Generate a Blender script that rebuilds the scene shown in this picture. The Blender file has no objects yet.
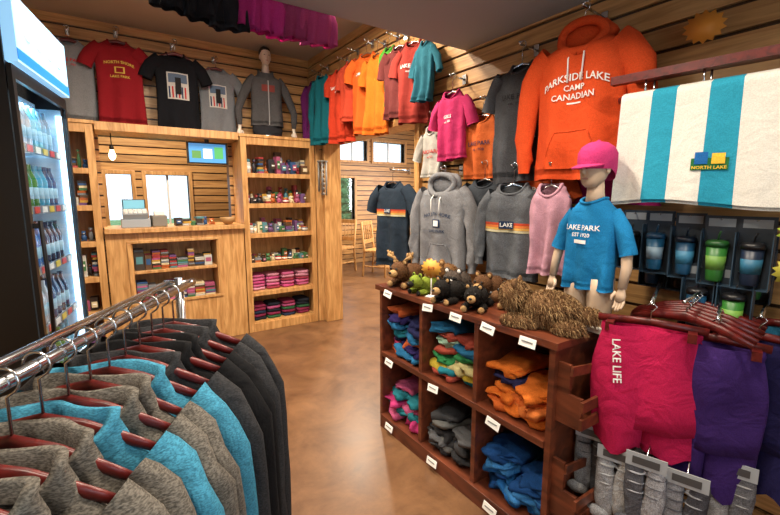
import bpy, math, random, bmesh
from mathutils import Vector, Matrix, noise
from math import sin, cos, pi, sqrt, radians, exp

random.seed(7)
def lin(h):
    h=h.lstrip('#'); o=[]
    for i in (0,2,4):
        v=int(h[i:i+2],16)/255
        o.append(v/12.92 if v<=.04045 else ((v+.055)/1.055)**2.4)
    return (o[0],o[1],o[2],1)
MC={}
def base(name):
    m=bpy.data.materials.new(name); m.use_nodes=True
    nt=m.node_tree; return m,nt.nodes,nt.links,nt.nodes['Principled BSDF']
def plain(h,rough=.5,metal=0,emit=0):
    k=('p',h,rough,metal,emit)
    if k in MC: return MC[k]
    m,n,l,b=base('paint_'+h.strip('#'))
    b.inputs['Base Color'].default_value=lin(h); b.inputs['Roughness'].default_value=rough; b.inputs['Metallic'].default_value=metal
    if emit:
        b.inputs['Emission Color'].default_value=lin(h); b.inputs['Emission Strength'].default_value=emit
    else:
        t=n.new('ShaderNodeTexNoise'); t.inputs['Scale'].default_value=30
        mr=n.new('ShaderNodeMapRange'); mr.inputs[3].default_value=max(0,rough-.06); mr.inputs[4].default_value=min(1,rough+.06)
        l.new(t.outputs['Fac'],mr.inputs[0]); l.new(mr.outputs[0],b.inputs['Roughness'])
    MC[k]=m; return m
def fab(h,heather=.12,bump=.25,scale=300,knit=False):
    k=('f',h,heather,bump,scale,knit)
    if k in MC: return MC[k]
    m,n,l,b=base('fabric_'+h.strip('#'))
    tc=n.new('ShaderNodeTexCoord'); t=n.new('ShaderNodeTexNoise'); t.inputs['Scale'].default_value=scale; t.inputs['Detail'].default_value=3
    vec=tc.outputs['Object']
    if knit:
        mp=n.new('ShaderNodeMapping'); mp.inputs['Scale'].default_value=(190,190,480); l.new(vec,mp.inputs['Vector']); vec=mp.outputs[0]; t.inputs['Scale'].default_value=1
    l.new(vec,t.inputs['Vector'])
    r=n.new('ShaderNodeValToRGB'); c=lin(h)
    r.color_ramp.elements[0].position=.38; r.color_ramp.elements[1].position=.62
    r.color_ramp.elements[0].color=tuple(x*(1-heather) for x in c[:3])+(1,)
    r.color_ramp.elements[1].color=tuple(min(1,x*(1+heather)+.06*max(0,heather-.3)) for x in c[:3])+(1,)
    l.new(t.outputs['Fac'],r.inputs[0]); l.new(r.outputs[0],b.inputs['Base Color'])
    b.inputs['Roughness'].default_value=.92
    b.inputs['Specular IOR Level'].default_value=.2
    t2=n.new('ShaderNodeTexNoise'); t2.inputs['Scale'].default_value=11; t2.inputs['Detail'].default_value=3; t2.inputs['Distortion'].default_value=1.2
    l.new(tc.outputs['Object'],t2.inputs['Vector'])
    bp=n.new('ShaderNodeBump'); bp.inputs['Strength'].default_value=bump; bp.inputs['Distance'].default_value=.03
    l.new(t2.outputs['Fac'],bp.inputs['Height'])
    b2=n.new('ShaderNodeBump'); b2.inputs['Strength'].default_value=.25 if knit else .15; b2.inputs['Distance'].default_value=.003
    l.new(t.outputs['Fac'],b2.inputs['Height']); l.new(bp.outputs[0],b2.inputs['Normal']); l.new(b2.outputs[0],b.inputs['Normal'])
    MC[k]=m; return m
def wood(name,c1,c2,sc=(1.5,1.5,26),rough=.45,board=0):
    if name in MC: return MC[name]
    m,n,l,b=base(name)
    tc=n.new('ShaderNodeTexCoord'); mp=n.new('ShaderNodeMapping'); mp.inputs['Scale'].default_value=sc
    l.new(tc.outputs['Object'],mp.inputs['Vector'])
    t=n.new('ShaderNodeTexNoise'); t.inputs['Scale'].default_value=2.2; t.inputs['Detail'].default_value=7; t.inputs['Distortion'].default_value=.9
    l.new(mp.outputs[0],t.inputs['Vector'])
    r=n.new('ShaderNodeValToRGB'); r.color_ramp.elements[0].position=.34; r.color_ramp.elements[1].position=.66
    r.color_ramp.elements[0].color=lin(c1); r.color_ramp.elements[1].color=lin(c2)
    l.new(t.outputs['Fac'],r.inputs[0])
    out=r.outputs[0]
    if board:
        sp=n.new('ShaderNodeSeparateXYZ'); l.new(tc.outputs['Object'],sp.inputs[0])
        md=n.new('ShaderNodeMath'); md.operation='DIVIDE'; md.inputs[1].default_value=board; l.new(sp.outputs['Z'],md.inputs[0])
        fl=n.new('ShaderNodeMath'); fl.operation='FLOOR'; l.new(md.outputs[0],fl.inputs[0])
        wn=n.new('ShaderNodeTexWhiteNoise'); wn.noise_dimensions='1D'; l.new(fl.outputs[0],wn.inputs['W'])
        mr=n.new('ShaderNodeMapRange'); mr.inputs[3].default_value=.76; mr.inputs[4].default_value=1.08; l.new(wn.outputs['Value'],mr.inputs[0])
        mx=n.new('ShaderNodeMix'); mx.data_type='RGBA'; mx.blend_type='MULTIPLY'; mx.inputs['Factor'].default_value=1
        l.new(out,mx.inputs['A']); l.new(mr.outputs[0],mx.inputs['B']); out=mx.outputs['Result']
    l.new(out,b.inputs['Base Color']); b.inputs['Roughness'].default_value=rough
    bp=n.new('ShaderNodeBump'); bp.inputs['Strength'].default_value=.12; bp.inputs['Distance'].default_value=.004
    l.new(t.outputs['Fac'],bp.inputs['Height']); l.new(bp.outputs[0],b.inputs['Normal'])
    MC[name]=m; return m
def glassm():
    if 'glass' in MC: return MC['glass']
    m,n,l,b=base('clear_glass')
    tr=n.new('ShaderNodeBsdfTransparent'); g=n.new('ShaderNodeBsdfGlossy'); g.inputs['Roughness'].default_value=.05
    tr.inputs[0].default_value=(.93,.97,1,1)
    mx=n.new('ShaderNodeMixShader'); mx.inputs[0].default_value=.1; l.new(tr.outputs[0],mx.inputs[1]); l.new(g.outputs[0],mx.inputs[2])
    l.new(mx.outputs[0],n['Material Output'].inputs[0]); MC['glass']=m; return m

PINE=wood('pine_slats','#a77a49','#d0a166',(1.2,1.2,22),.42,.1)
PINEV=wood('pine_furniture','#ad7c46','#d8a76b',(14,14,1.6),.42)
PINED=wood('pine_groove','#2c1a0c','#432a16')
MAHO=wood('mahogany','#4c2518','#7a3f28',(9,1.6,9),.35)
HANG=wood('cherry_hanger','#430e0d','#681b17',(20,20,20),.35)
CHROME=plain('#c8ccd0',.2,1)
WHITE=plain('#f2f0ea',.6); BLACK=plain('#0c0c0e',.4)

class Bd:
    def __init__(s,name): s.n=name; s.v=[]; s.f=[]; s.fm=[]; s.fs=[]; s.m=[]; s.M=Matrix.Identity(4)
    def mi(s,m):
        if m not in s.m: s.m.append(m)
        return s.m.index(m)
    def add(s,vs,fs,m,smooth=True):
        o=len(s.v); M=s.M; s.v+=[M@Vector(p) for p in vs]; i=s.mi(m)
        for f in fs: s.f.append([a+o for a in f]); s.fm.append(i); s.fs.append(smooth)
    def box(s,x0,x1,y0,y1,z0,z1,m):
        vs=[(x,y,z) for x in (x0,x1) for y in (y0,y1) for z in (z0,z1)]
        s.add(vs,[(0,1,3,2),(4,6,7,5),(0,4,5,1),(2,3,7,6),(0,2,6,4),(1,5,7,3)],m,False)
    def rbox(s,c,d,m,R=None):
        R=R or Matrix.Identity(3); c=Vector(c)
        vs=[c+R@Vector((x*d[0]/2,y*d[1]/2,z*d[2]/2)) for x in (-1,1) for y in (-1,1) for z in (-1,1)]
        s.add(vs,[(0,1,3,2),(4,6,7,5),(0,4,5,1),(2,3,7,6),(0,2,6,4),(1,5,7,3)],m,False)
    def loft(s,rings,m,caps=(False,False)):
        n=len(rings[0]); vs=[p for r in rings for p in r]; fs=[]
        for i in range(len(rings)-1):
            for j in range(n):
                k=(j+1)%n; fs.append((i*n+j,i*n+k,(i+1)*n+k,(i+1)*n+j))
        if caps[0]: fs.append(tuple(range(n))[::-1])
        if caps[1]: fs.append(tuple((len(rings)-1)*n+j for j in range(n)))
        s.add(vs,fs,m)
    def tube(s,pts,r,m,seg=10,cap=True,flat=1,up=None):
        pts=[Vector(p) for p in pts]; rings=[]; N=len(pts)
        prev=None
        for i,p in enumerate(pts):
            t=(pts[min(i+1,N-1)]-pts[max(i-1,0)]).normalized()
            if prev is None:
                a=Vector(up) if up else (Vector((0,0,1)) if abs(t.z)<.9 else Vector((0,1,0)))
                prev=a
            u=(prev-t*prev.dot(t)).normalized(); prev=u; w=t.cross(u)
            rr=r[i] if isinstance(r,(list,tuple)) else r
            rings.append([p+u*cos(2*pi*j/seg)*rr+w*sin(2*pi*j/seg)*rr*flat for j in range(seg)])
        s.loft(rings,m,(cap,cap))
    def ell(s,c,r,m,nu=16,nv=10,R=None,nz=0,seed=0,e=1.0):
        R=R or Matrix.Identity(3); c=Vector(c); rings=[]
        def sp(v,p): return math.copysign(abs(v)**p,v)
        for i in range(nv+1):
            ph=-pi/2+pi*i/nv; ph=max(-pi/2+.04,min(pi/2-.04,ph)); ring=[]
            for j in range(nu):
                th=2*pi*j/nu
                d=Vector((sp(cos(ph),e)*sp(cos(th),e)*r[0],sp(cos(ph),e)*sp(sin(th),e)*r[1],sp(sin(ph),e)*r[2]))
                if nz: d*=1+nz*noise.noise(d*18+Vector((seed,seed*2,0)))
                ring.append(c+R@d)
            rings.append(ring)
        s.loft(rings,m,(True,True))
    def lathe(s,c,prof,m,seg=16):
        c=Vector(c)
        s.loft([[c+Vector((r*cos(2*pi*j/seg),r*sin(2*pi*j/seg),z)) for j in range(seg)] for r,z in prof],m,(True,True))
    def build(s,loc=(0,0,0),rz=0,bevel=0):
        me=bpy.data.meshes.new(s.n); me.from_pydata([tuple(v) for v in s.v],[],s.f)
        for m in s.m: me.materials.append(m)
        me.polygons.foreach_set('material_index',s.fm); me.polygons.foreach_set('use_smooth',s.fs)
        b=bmesh.new(); b.from_mesh(me); bmesh.ops.recalc_face_normals(b,faces=b.faces[:]); b.to_mesh(me); b.free()
        o=bpy.data.objects.new(s.n,me); bpy.context.scene.collection.objects.link(o)
        o.location=loc; o.rotation_euler=(0,0,rz)
        if bevel:
            q=o.modifiers.new('edge_bevel','BEVEL'); q.width=bevel; q.segments=2; q.limit_method='ANGLE'; q.angle_limit=radians(50)
        return o
_tx={}
def textmesh(t,size):
    if (t,size) in _tx: return _tx[(t,size)]
    cu=bpy.data.curves.new('t','FONT'); cu.body=t; cu.size=size; cu.align_x='CENTER'; cu.align_y='CENTER'; cu.resolution_u=2; cu.offset=size*.015
    o=bpy.data.objects.new('t',cu); bpy.context.scene.collection.objects.link(o)
    dg=bpy.context.evaluated_depsgraph_get(); me=o.evaluated_get(dg).to_mesh()
    r=([tuple(v.co) for v in me.vertices],[tuple(p.vertices) for p in me.polygons])
    o.evaluated_get(dg).to_mesh_clear(); bpy.data.objects.remove(o); _tx[(t,size)]=r; return r

# ------------------------------------------------ garments
def gar(B,mat,W=.2,H=.68,D=.045,sl='short',neck=.075,seed=0,hood=False,cmat=None,collar=0,cuff=None,zipm=None,pocket=False,spread=1.,scoop=.055,fold=1.,slmat=None,slen=1.,out=0):
    P=[(0,neck,.8),(-.012,neck*1.3,.82),(-.028,max(W*.62,neck*1.35),.86),(-.048,W*.82,.9),(-.075,W*.95,.95),(-.12,W,1),(-.22,W*.96,1),(-.45*H-.1,W*.97,.97),(-H-.001,W*1.04,.92)]
    def at(z):
        for a,b in zip(P,P[1:]):
            if z<=a[0] and z>=b[0]:
                t=(a[0]-z)/(a[0]-b[0]+1e-9); return a[1]+(b[1]-a[1])*t,(a[2]+(b[2]-a[2])*t)*D
        return P[-1][1],P[-1][2]*D
    def fo(x,z):
        t=min(1,max(0,-z/H)); A=(.007+.020*t*t)*fold
        return A*(.7*sin(7.5*x/W+seed*1.7+1.8*t)+1.5*noise.noise(Vector((x*7,z*3.2,seed*3.1))))+.006*fold*noise.noise(Vector((x*16+z*9,z*12,seed*1.3)))
    def sp(v,p): return math.copysign(abs(v)**p,v)
    zs=[0,-.012,-.028,-.048,-.075,-.1,-.13]; n=18
    zs+=[-.13-(H-.13)*i/n for i in range(1,n+1)]
    rings=[]; N=48
    for i,z in enumerate(zs):
        hw,hd=at(z); ring=[]; low=[1,.85,.45,.12][i]*scoop if i<4 else 0
        for j in range(N):
            th=2*pi*j/N; x=hw*sp(cos(th),.85); y=hd*sp(sin(th),.8)+fo(x,z)
            zz=z-low*max(0,-sin(th))+(.012*noise.noise(Vector((x*5,seed,4))) if i==len(zs)-1 else 0)
            ring.append((x,y,zz))
        rings.append(ring)
    B.loft(rings,mat)
    B.loft(rings[-3:-1]+[[(p[0]*1.01,p[1]*1.04,p[2]) for p in rings[-1]]],cuff or mat)
    cm=cmat or mat
    if not hood:
        if collar:
            r0=rings[1]; B.loft([[(p[0]*1.0,p[1]*1.05,p[2]) for p in r0],[(p[0]*.9,p[1]*1.05,p[2]+collar*.6) for p in r0],[(p[0]*.92,p[1]*1.15,p[2]+collar) for p in r0],[(p[0]*.8,p[1]*.9,p[2]+collar*.95) for p in r0],[(p[0]*.75,p[1]*.85,p[2]) for p in r0]],cm)
        else:
            rr=rings[0]; B.tube([rr[k%N] for k in range(N+1)],.007,cm,6)
    def surf(x,z):
        hw,hd=at(z); c=min(.999,abs(x)/hw)**(1/.85); s=sqrt(1-c*c)
        return -hd*s**.8+fo(x,z)
    if sl:
        for sg in (-1,1):
            if sl=='short':
                pt=[(W*.70,-.062),(W*.86,-.085),(W+.02*spread,-.125),(W+.048*spread,-.17),(W+.066*spread,-.215)]; rr=[.33*W,.335*W,.32*W,.31*W,.31*W]
            else:
                L=(H-.05)*slen
                pt=[(W*.70,-.062),(W*.88,-.09),(W+.022*spread,-.16),(W+.04*spread+out*.5,-.16-.25*L),(W+.05*spread+out,-.16-.5*L),(W+.046*spread+out,-.14-.74*L),(W+.045*spread+out,-.14-.78*L),(W+.045*spread+out,-.14-.86*L)]
                rr=[.33*W,.32*W,.29*W,.25*W,.22*W,.2*W,.155*W,.155*W]
                p2=[];r2=[]
                for a_ in range(5):
                    for q_ in (0,.5): p2.append((pt[a_][0]*(1-q_)+pt[a_+1][0]*q_,pt[a_][1]*(1-q_)+pt[a_+1][1]*q_)); r2.append(rr[a_]*(1-q_)+rr[a_+1]*q_)
                pt=p2+pt[5:]; rr=r2+rr[5:]
            sr=[]; M=18
            for i,(px,pz) in enumerate(pt):
                a=pt[max(i-1,0)]; b=pt[min(i+1,len(pt)-1)]; tx,tz=b[0]-a[0],b[1]-a[1]; l=sqrt(tx*tx+tz*tz); nx,nz=-tz/l,tx/l
                r=rr[i]; dd=min(r*.75,D*.95)
                sr.append([((px+nx*r*cos(2*pi*j/M))*sg,dd*sin(2*pi*j/M)+.018*noise.noise(Vector((px*14,pz*16,seed+sg*3+cos(2*pi*j/M))))*fold,pz+nz*r*cos(2*pi*j/M)) for j in range(M)])
            if sl=='long':
                B.loft(sr[:-2],slmat or mat); B.loft(sr[-3:],cuff or slmat or mat)
            else:
                B.loft(sr,slmat or mat); B.loft([sr[-1],[(p[0],p[1]*1.07,p[2]-.008) for p in sr[-1]]],cuff or slmat or mat)
    if hood:
        n2=neck*1.15
        loop=[(n2*1.1*cos(a),-.01-.035*abs(sin(a)) if sin(a)<0 else -.012-.01*sin(a),(.075*sin(a)+.0) if sin(a)<0 else .055*sin(a)+.0) for a in [2*pi*k/24-pi/2 for k in range(25)]]
        B.tube(loop,.019,cm,8,False)
        B.ell((0,.03,-.005),(n2*1.5,.045,.075),cm,18,10,None,.15,seed)
        for q in (-1,1):
            B.tube([(q*.03,-.05,-.062),(q*.034,surf(.03,-.1)-.01,-.1),(q*.03,surf(.03,-.2)-.012,-.2)],.0035,WHITE,6)
    if pocket:
        w=W*.55; z0=-H+.05; z1=-H*.66
        nn=8; vs=[];fs=[]
        for a in range(nn+1):
            for b_ in range(nn+1):
                t=b_/nn; z=z0+(z1-z0)*t; ww=w*(1 if t<.4 else 1-(t-.4)*.6); x=-ww+2*ww*a/nn; vs.append((x,surf(x,z)-.008,z))
        for a in range(nn):
            for b_ in range(nn): k=a*(nn+1)+b_; fs.append((k,k+1,k+nn+2,k+nn+1))
        B.add(vs,fs,mat)
        B.tube([vs[k] for k in range(nn+1)],.003,mat,6); B.tube([vs[nn*(nn+1)+k] for k in range(nn+1)],.003,mat,6)
        B.tube([vs[k*(nn+1)+nn] for k in range(nn+1)],.003,mat,6)
    if zipm: patch(B,surf,-.006,.006,-H+.01,-scoop-.03,zipm,.006,2,20)
    return surf
def patch(B,surf,x0,x1,z0,z1,m,off=.004,n=8,k=6,slant=0):
    vs=[];fs=[]
    for a in range(n+1):
        for b in range(k+1):
            x=x0+(x1-x0)*a/n; z=z0+(z1-z0)*b/k+slant*x; vs.append((x,surf(x,z)-off,z))
    for a in range(n):
        for b in range(k): q=a*(k+1)+b; fs.append((q,q+1,q+k+2,q+k+1))
    B.add(vs,fs,m)
def ptext(B,surf,t,size,zc,m,xc=0,arc=0,off=.006,rot=0):
    v,f=textmesh(t,size); c,s=cos(rot),sin(rot); o=[]
    for p in v:
        x=p[0]*c-p[1]*s+xc; z=p[0]*s+p[1]*c+zc+arc*(p[0]**2); o.append((x,surf(x,z)-off,z))
    B.add(o,f,m,False)
def hanger(B,W,dz=0,arm=0,kind='wood',hz=.09):
    r=.0095 if kind=='wood' else .004; m=HANG if kind=='wood' else (CHROME if kind=='wire' else BLACK)
    pts=[(-W*.92,0,-.062+dz),(-W*.6,0,-.036+dz),(-W*.3,0,-.014+dz),(0,0,-.002+dz),(W*.3,0,-.014+dz),(W*.6,0,-.036+dz),(W*.92,0,-.062+dz)]
    B.tube(pts,[r*.8,r*1.1,r*1.3,r*1.45,r*1.3,r*1.1,r*.8],m,8,True,.55,(0,0,1))
    hk=[(0,0,dz),(0,0,hz-.022)]+[(.019*cos(a),0,hz+.001+.019*sin(a)) for a in [-pi/2+pi*2*k/16 for k in range(1,13)]]
    B.tube(hk,.0022,CHROME,6)
    if arm:
        B.tube([(0,-.03,hz+.012),(0,-.025,hz),(0,arm,hz)],.006,CHROME,8)
        B.rbox((0,arm,hz),(.03,.006,.06),CHROME)
WH=fab('#e4e2de',.05,.1); RED=fab('#b02a2a'); YEL=fab('#e8b840'); NAV=fab('#22324e'); ORG=fab('#f0702a')
def garment(name,loc,rz,mat,pr=None,hang='wood',arm=.08,dz=.0,sc=1,hz=.09,**k):
    B=Bd(name); B.M=Matrix.Scale(sc,4); s=gar(B,mat,**k); W=k.get('W',.2)
    if pr: pr(B,s)
    if hang: hanger(B,W,dz,arm/sc,hang,hz)
    return B.build(loc,rz)
def pr_crest(m1,m2,z=-.15):
    def f(B,s):
        ptext(B,s,'NORTH SHORE',.030,z,m1,0,-1.8); patch(B,s,-.035,.035,z-.085,z-.035,m1); patch(B,s,-.024,.024,z-.078,z-.042,m2,.007); ptext(B,s,'LAKE PARK',.027,z-.11,m1)
    return f
def pr_photo(B,s):
    patch(B,s,-.08,.08,-.37,-.16,fab('#b8b4ae')); patch(B,s,-.07,.07,-.24,-.17,fab('#56657a'),.008)
    for i in range(6): patch(B,s,-.071+.0237*i,-.06+.0237*i,-.36,-.27,RED if i%2 else NAV,.008,2,3)
    patch(B,s,-.022,.022,-.33,-.20,fab('#222222'),.011)
def pr_stripe(B,s):
    for i,c in enumerate((fab('#b04028'),fab('#c87038'),fab('#c89c50'),fab('#b8b090'))): patch(B,s,-.165,.165,-.215-.013*i,-.203-.013*i,c,.004,12,1)
    patch(B,s,-.04,.04,-.235,-.195,NAV,.009,2,2); ptext(B,s,'LAKE',.03,-.215,WH,0,0,.012)
def pr_bigtext(B,s):
    ptext(B,s,'PARKSIDE LAKE',.042,-.18,WH,0,-1.6); ptext(B,s,'CAMP',.034,-.225,WH); ptext(B,s,'CANADIAN',.036,-.262,WH)
    patch(B,s,-.03,.03,-.292,-.285,WH)
def pr_small(c,z=-.17,t='LAKE PARK',size=.035):
    def f(B,s): ptext(B,s,t,size,z,c); ptext(B,s,'est. 1920',size*.6,z-size,c)
    return f

# ------------------------------------------------ room shell
HZ=2.88
def cuts(holes,lo,hi,k):
    s={lo,hi}
    for h in holes:
        for v in (h[k],h[k+1]):
            if lo<v<hi: s.add(v)
    return sorted(s)
def wall(name,axis,pos,th,u0,u1,z0,z1,holes=(),slat=None,mat=None):
    B=Bd(name)
    def bx(a,b,c,d,p,q,m):
        if axis=='x': B.box(p,q,a,b,c,d,m)
        else: B.box(a,b,p,q,c,d,m)
    us=cuts(holes,u0,u1,0)
    off=.016 if slat else 0
    zs=cuts(holes,z0,z1,2)
    def inside(u,z): return any(h[0]<u<h[1] and h[2]<z<h[3] for h in holes)
    for a,b in zip(us,us[1:]):
        for c,d in zip(zs,zs[1:]):
            if not inside((a+b)/2,(c+d)/2): bx(a,b,c,d,pos+off,pos+th,(mat if not slat else PINED))
    if slat:
        z=z0; rows=[]
        while z<z1: rows.append((z+.008,min(z+.092,z1))); z+=.1
        for (c,d) in rows:
            seg=[c]+[v for v in zs if c<v<d]+[d]
            for e,g in zip(seg,seg[1:]):
                run=None
                for a,b in zip(us,us[1:]):
                    if not inside((a+b)/2,(e+g)/2):
                        if run and abs(run[1]-a)<1e-6: run=(run[0],b)
                        else:
                            if run: bx(run[0],run[1],e,g,pos,pos+.02,slat)
                            run=(a,b)
                if run: bx(run[0],run[1],e,g,pos,pos+.02,slat)
    return B.build()
m,n,l,b=base('stained_concrete')
tc=n.new('ShaderNodeTexCoord'); t=n.new('ShaderNodeTexNoise'); t.inputs['Scale'].default_value=3.2; t.inputs['Detail'].default_value=12; t.inputs['Roughness'].default_value=.75; t.inputs['Distortion'].default_value=.5
l.new(tc.outputs['Object'],t.inputs['Vector']); r=n.new('ShaderNodeValToRGB'); r.color_ramp.elements[0].position=.3; r.color_ramp.elements[1].position=.72
r.color_ramp.elements[0].color=lin('#4a3020'); r.color_ramp.elements[1].color=lin('#866040'); l.new(t.outputs['Fac'],r.inputs[0]); l.new(r.outputs[0],b.inputs['Base Color'])
mr=n.new('ShaderNodeMapRange'); mr.inputs[3].default_value=.24; mr.inputs[4].default_value=.42; l.new(t.outputs['Fac'],mr.inputs[0]); l.new(mr.outputs[0],b.inputs['Roughness'])
FLOOR=m
B=Bd('floor'); B.box(-1.6,6.7,-1.4,7.8,-.1,0,FLOOR); B.build()
CEI=plain('#ab9f90',.9); CEL=plain('#9c9ea1',.9); PLAST=plain('#b8976c',.9)
B=Bd('ceiling'); B.box(-1.6,6.7,2.1,7.8,HZ,HZ+.1,CEI); B.build()
B=Bd('ceiling_lower'); B.box(-1.6,2.0,-1.4,2.1,2.32,HZ+.1,CEL); B.build()
wall('wall_right','x',2.0,.14,-1.4,7.6,0,HZ,[(2.58,4.17,-1,1.95)],PINE)
wall('wall_back','y',4.6,.12,-1.6,2.0,0,HZ,[(0,1.1,1.07,1.93)],PINE)
wall('wall_left','x',-1.6,.12,-1.4,6.3,0,HZ,(),None,PLAST)
wall('wall_front','y',-1.4,.12,-1.48,2.0,0,HZ,[(-1.0,1.2,.7,2.1)],None,PLAST)  # opening cut for the added front window
wall('wall_office','y',6.2,.12,-1.48,2.0,0,HZ,[(.04,.30,1.02,1.66),(.46,.95,1.02,1.66)],PINE)
wall('wall_hall_north','y',7.6,.14,2.0,6.6,0,HZ,[(3.92,4.25,.85,1.75),(3.9,4.55,2.1,2.5),(4.7,5.5,2.1,2.5)],PINE)
wall('wall_hall_east','x',6.5,.14,1.9,7.6,0,HZ,[(3.5,5.5,.9,2.2)],None,PLAST)
wall('wall_hall_south','y',1.9,.12,2.14,6.5,0,HZ,(),None,PLAST)
def window(name,x0,x1,z0,z1,y,mull=1):
    B=Bd(name); w=.045
    B.box(x0-w,x0,y-.03,y+.1,z0-w,z1+w,PINEV); B.box(x1,x1+w,y-.03,y+.1,z0-w,z1+w,PINEV)
    B.box(x0,x1,y-.03,y+.1,z0-w,z0,PINEV); B.box(x0,x1,y-.03,y+.1,z1,z1+w,PINEV)
    for i in range(1,mull+1):
        xm=x0+(x1-x0)*i/(mull+1); B.box(xm-.012,xm+.012,y+.02,y+.06,z0,z1,WHITE)
    B.box(x0,x1,y+.045,y+.05,z0,z1,glassm()); B.build(bevel=.003)
window('window_1',.04,.30,1.02,1.66,6.2,0); window('window_2',.46,.95,1.02,1.66,6.2,1)
window('window_3',3.92,4.25,.85,1.75,7.6,0); window('window_4',3.9,4.55,2.1,2.5,7.6,1); window('window_5',4.7,5.5,2.1,2.5,7.6,1)
window('added_front_window',-1.0,1.2,.7,2.1,-1.39,2)  # unseen window behind the camera, added to justify more light
B=Bd('trim_1'); B.box(1.965,2.16,4.16,4.22,0,1.94,PINEV); B.box(1.965,2.17,2.53,2.59,0,1.94,PINEV); B.box(1.96,2.18,2.52,4.23,1.94,2.04,PINEV); B.build(bevel=.004)
B=Bd('trim_2'); B.box(-.02,1.12,4.27,4.595,1.93,2.0,PINEV); B.box(1.905,1.999,4.24,4.595,0,2.0,PINEV); B.build(bevel=.004)
B=Bd('baseboard_right'); B.box(1.985,1.999,-1.2,2.5,0,.1,PINEV); B.build(bevel=.003)
B=Bd('baseboard_left'); B.box(-1.479,-1.465,-1.2,4.5,0,.1,PINEV); B.build(bevel=.003)
B=Bd('ground_lawn'); B.box(-8,16,7.85,30,-.2,-.05,fab('#7d9b64',.4,.5,3)); B.build()
for i,(x,y) in enumerate([(6.9,13),(9.6,15)]):
    B=Bd('conifer_tree'); g=fab('#5f8a5a',.5,.8,8); B.lathe((0,0,0),[(.16,-.1),(.12,1)],wood('bark','#3a2a1c','#5a4330'))
    for k in range(6): B.loft([[(r_*(1+.15*sin(j*5+k))*cos(2*pi*j/20),r_*(1+.15*sin(j*5+k))*sin(2*pi*j/20),z_) for j in range(20)] for r_,z_ in ((1.3-.2*k,.4+.25*k),(.1,.8+.3*k))],g,(True,True))
    B.build((x,y,0))

# ------------------------------------------------ back furniture
def bookcase(name,x0,x1,y0,y1,z1,lv,mat=PINEV):
    B=Bd(name); t=.028
    B.box(x0,x0+t,y0+.01,y1,0,z1-t,mat); B.box(x1-t,x1,y0+.01,y1,0,z1-t,mat); B.box(x0+t,x1-t,y1-.012,y1,0,z1-t,mat); B.box(x0-.015,x1+.01,y0-.01,y1,z1-t,z1,mat)
    for z in lv: B.box(x0+t,x1-t,y0+.015,y1-.012,z-t,z,mat)
    B.box(x0,x0+.055,y0,y0+.018,0,z1-t,mat); B.box(x1-.055,x1,y0,y0+.018,0,z1-t,mat); B.box(x0+.055,x1-.055,y0,y0+.018,z1-t-.07,z1-t,mat); B.box(x0+.055,x1-.055,y0,y0+.018,0,.09,mat)
    for z in lv[1:]: B.box(x0+.055,x1-.055,y0+.002,y0+.016,z-.045,z,mat)
    B.build(bevel=.003)
LV=[.1,.42,.72,1.02,1.32,1.62]
bookcase('bookcase',1.13,1.895,4.25,4.59,1.99,LV)
bookcase('bookcase',-.42,-.03,4.25,4.59,2.0,LV)
COLS=['#9c3434','#2a5080','#b89038','#3d7044','#c0c0b8','#6a4a7a','#b05c28','#222228','#4f8690','#a04f70','#5a4028','#7a8086','#d8c8a0','#3a3028']
def clutter(B,x0,x1,y,z,hmax,seed=0,dens=.055):
    R=random.Random(seed); x=x0+.01
    while x<x1-.04:
        w=R.uniform(.03,dens); h=R.uniform(.05,hmax); k=R.random(); m_=plain(R.choice(COLS),.45); cx=x+w/2; c2=plain(R.choice(COLS),.45)
        if k<.3:
            B.rbox((cx,y+R.uniform(-.02,.03),z+h/2),(w*.9,.08,h),m_,Matrix.Rotation(R.uniform(-.12,.12),3,'Z')); B.box(x+w*.18,x+w*.82,y-.064,y-.062,z+h*.3,z+h*.75,c2); B.box(x+w*.3,x+w*.7,y-.066,y-.064,z+h*.5,z+h*.6,WHITE)
        elif k<.5:
            B.lathe((cx,y,z),[(w*.42,0),(w*.46,h*.08),(w*.46,h*.6),(w*.38,h*.7)],m_,12); B.lathe((cx,y,z+h*.7),[(w*.4,0),(w*.4,h*.15),(w*.1,h*.2)],c2,12); B.lathe((cx,y,z+h*.2),[(w*.465,0),(w*.465,h*.25)],WHITE,12)
        elif k<.65:
            n_=max(2,int(h/.02))
            for q in range(n_): B.rbox((cx,y,z+.01+q*.02),(w*R.uniform(.8,1),.09,.017),plain(R.choice(COLS),.45),Matrix.Rotation(R.uniform(-.2,.2),3,'Z'))
        else:
            B.ell((cx,y,z+h*.3),(w*.45,w*.4,h*.3),m_,12,8,None,.2,seed); B.ell((cx,y-.01,z+h*.68),(w*.32,w*.3,w*.32),m_,12,8); B.ell((cx,y-.01-w*.28,z+h*.65),(w*.14,w*.12,w*.1),c2,8,6)
            for q in (-1,1): B.ell((cx+q*w*.22,y-.01,z+h*.68+w*.28),(w*.12,w*.08,w*.12),m_,8,6); B.ell((cx+q*w*.3,y-w*.3,z+w*.12),(w*.14,w*.25,w*.12),m_,8,6)
        x+=w+.002
def fold(B,cx,cy,z,sx,sy,th,mat,seed,rot=0,nz=.16):
    B.ell((cx,cy,z+th/2),(sx/2,sy/2,th/2),mat,28,8,Matrix.Rotation(rot,3,'Z'),nz,seed,.45)
    B.ell((cx,cy,z+th*.55),(sx/2*1.01,sy/2*.98,th*.14),mat,24,5,Matrix.Rotation(rot,3,'Z'),nz*.6,seed+3,.4)
B=Bd('toy_assortment')
for i,z in enumerate((1.62,1.32,1.02,.72)):
    for r_ in (0,1): clutter(B,1.17,1.85,4.34+.12*r_,z+.001,(.19,.17,.13,.09)[i]*(1+.3*r_),i*3+r_,.075)
B.build()
B=Bd('toy_assortment')
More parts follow.
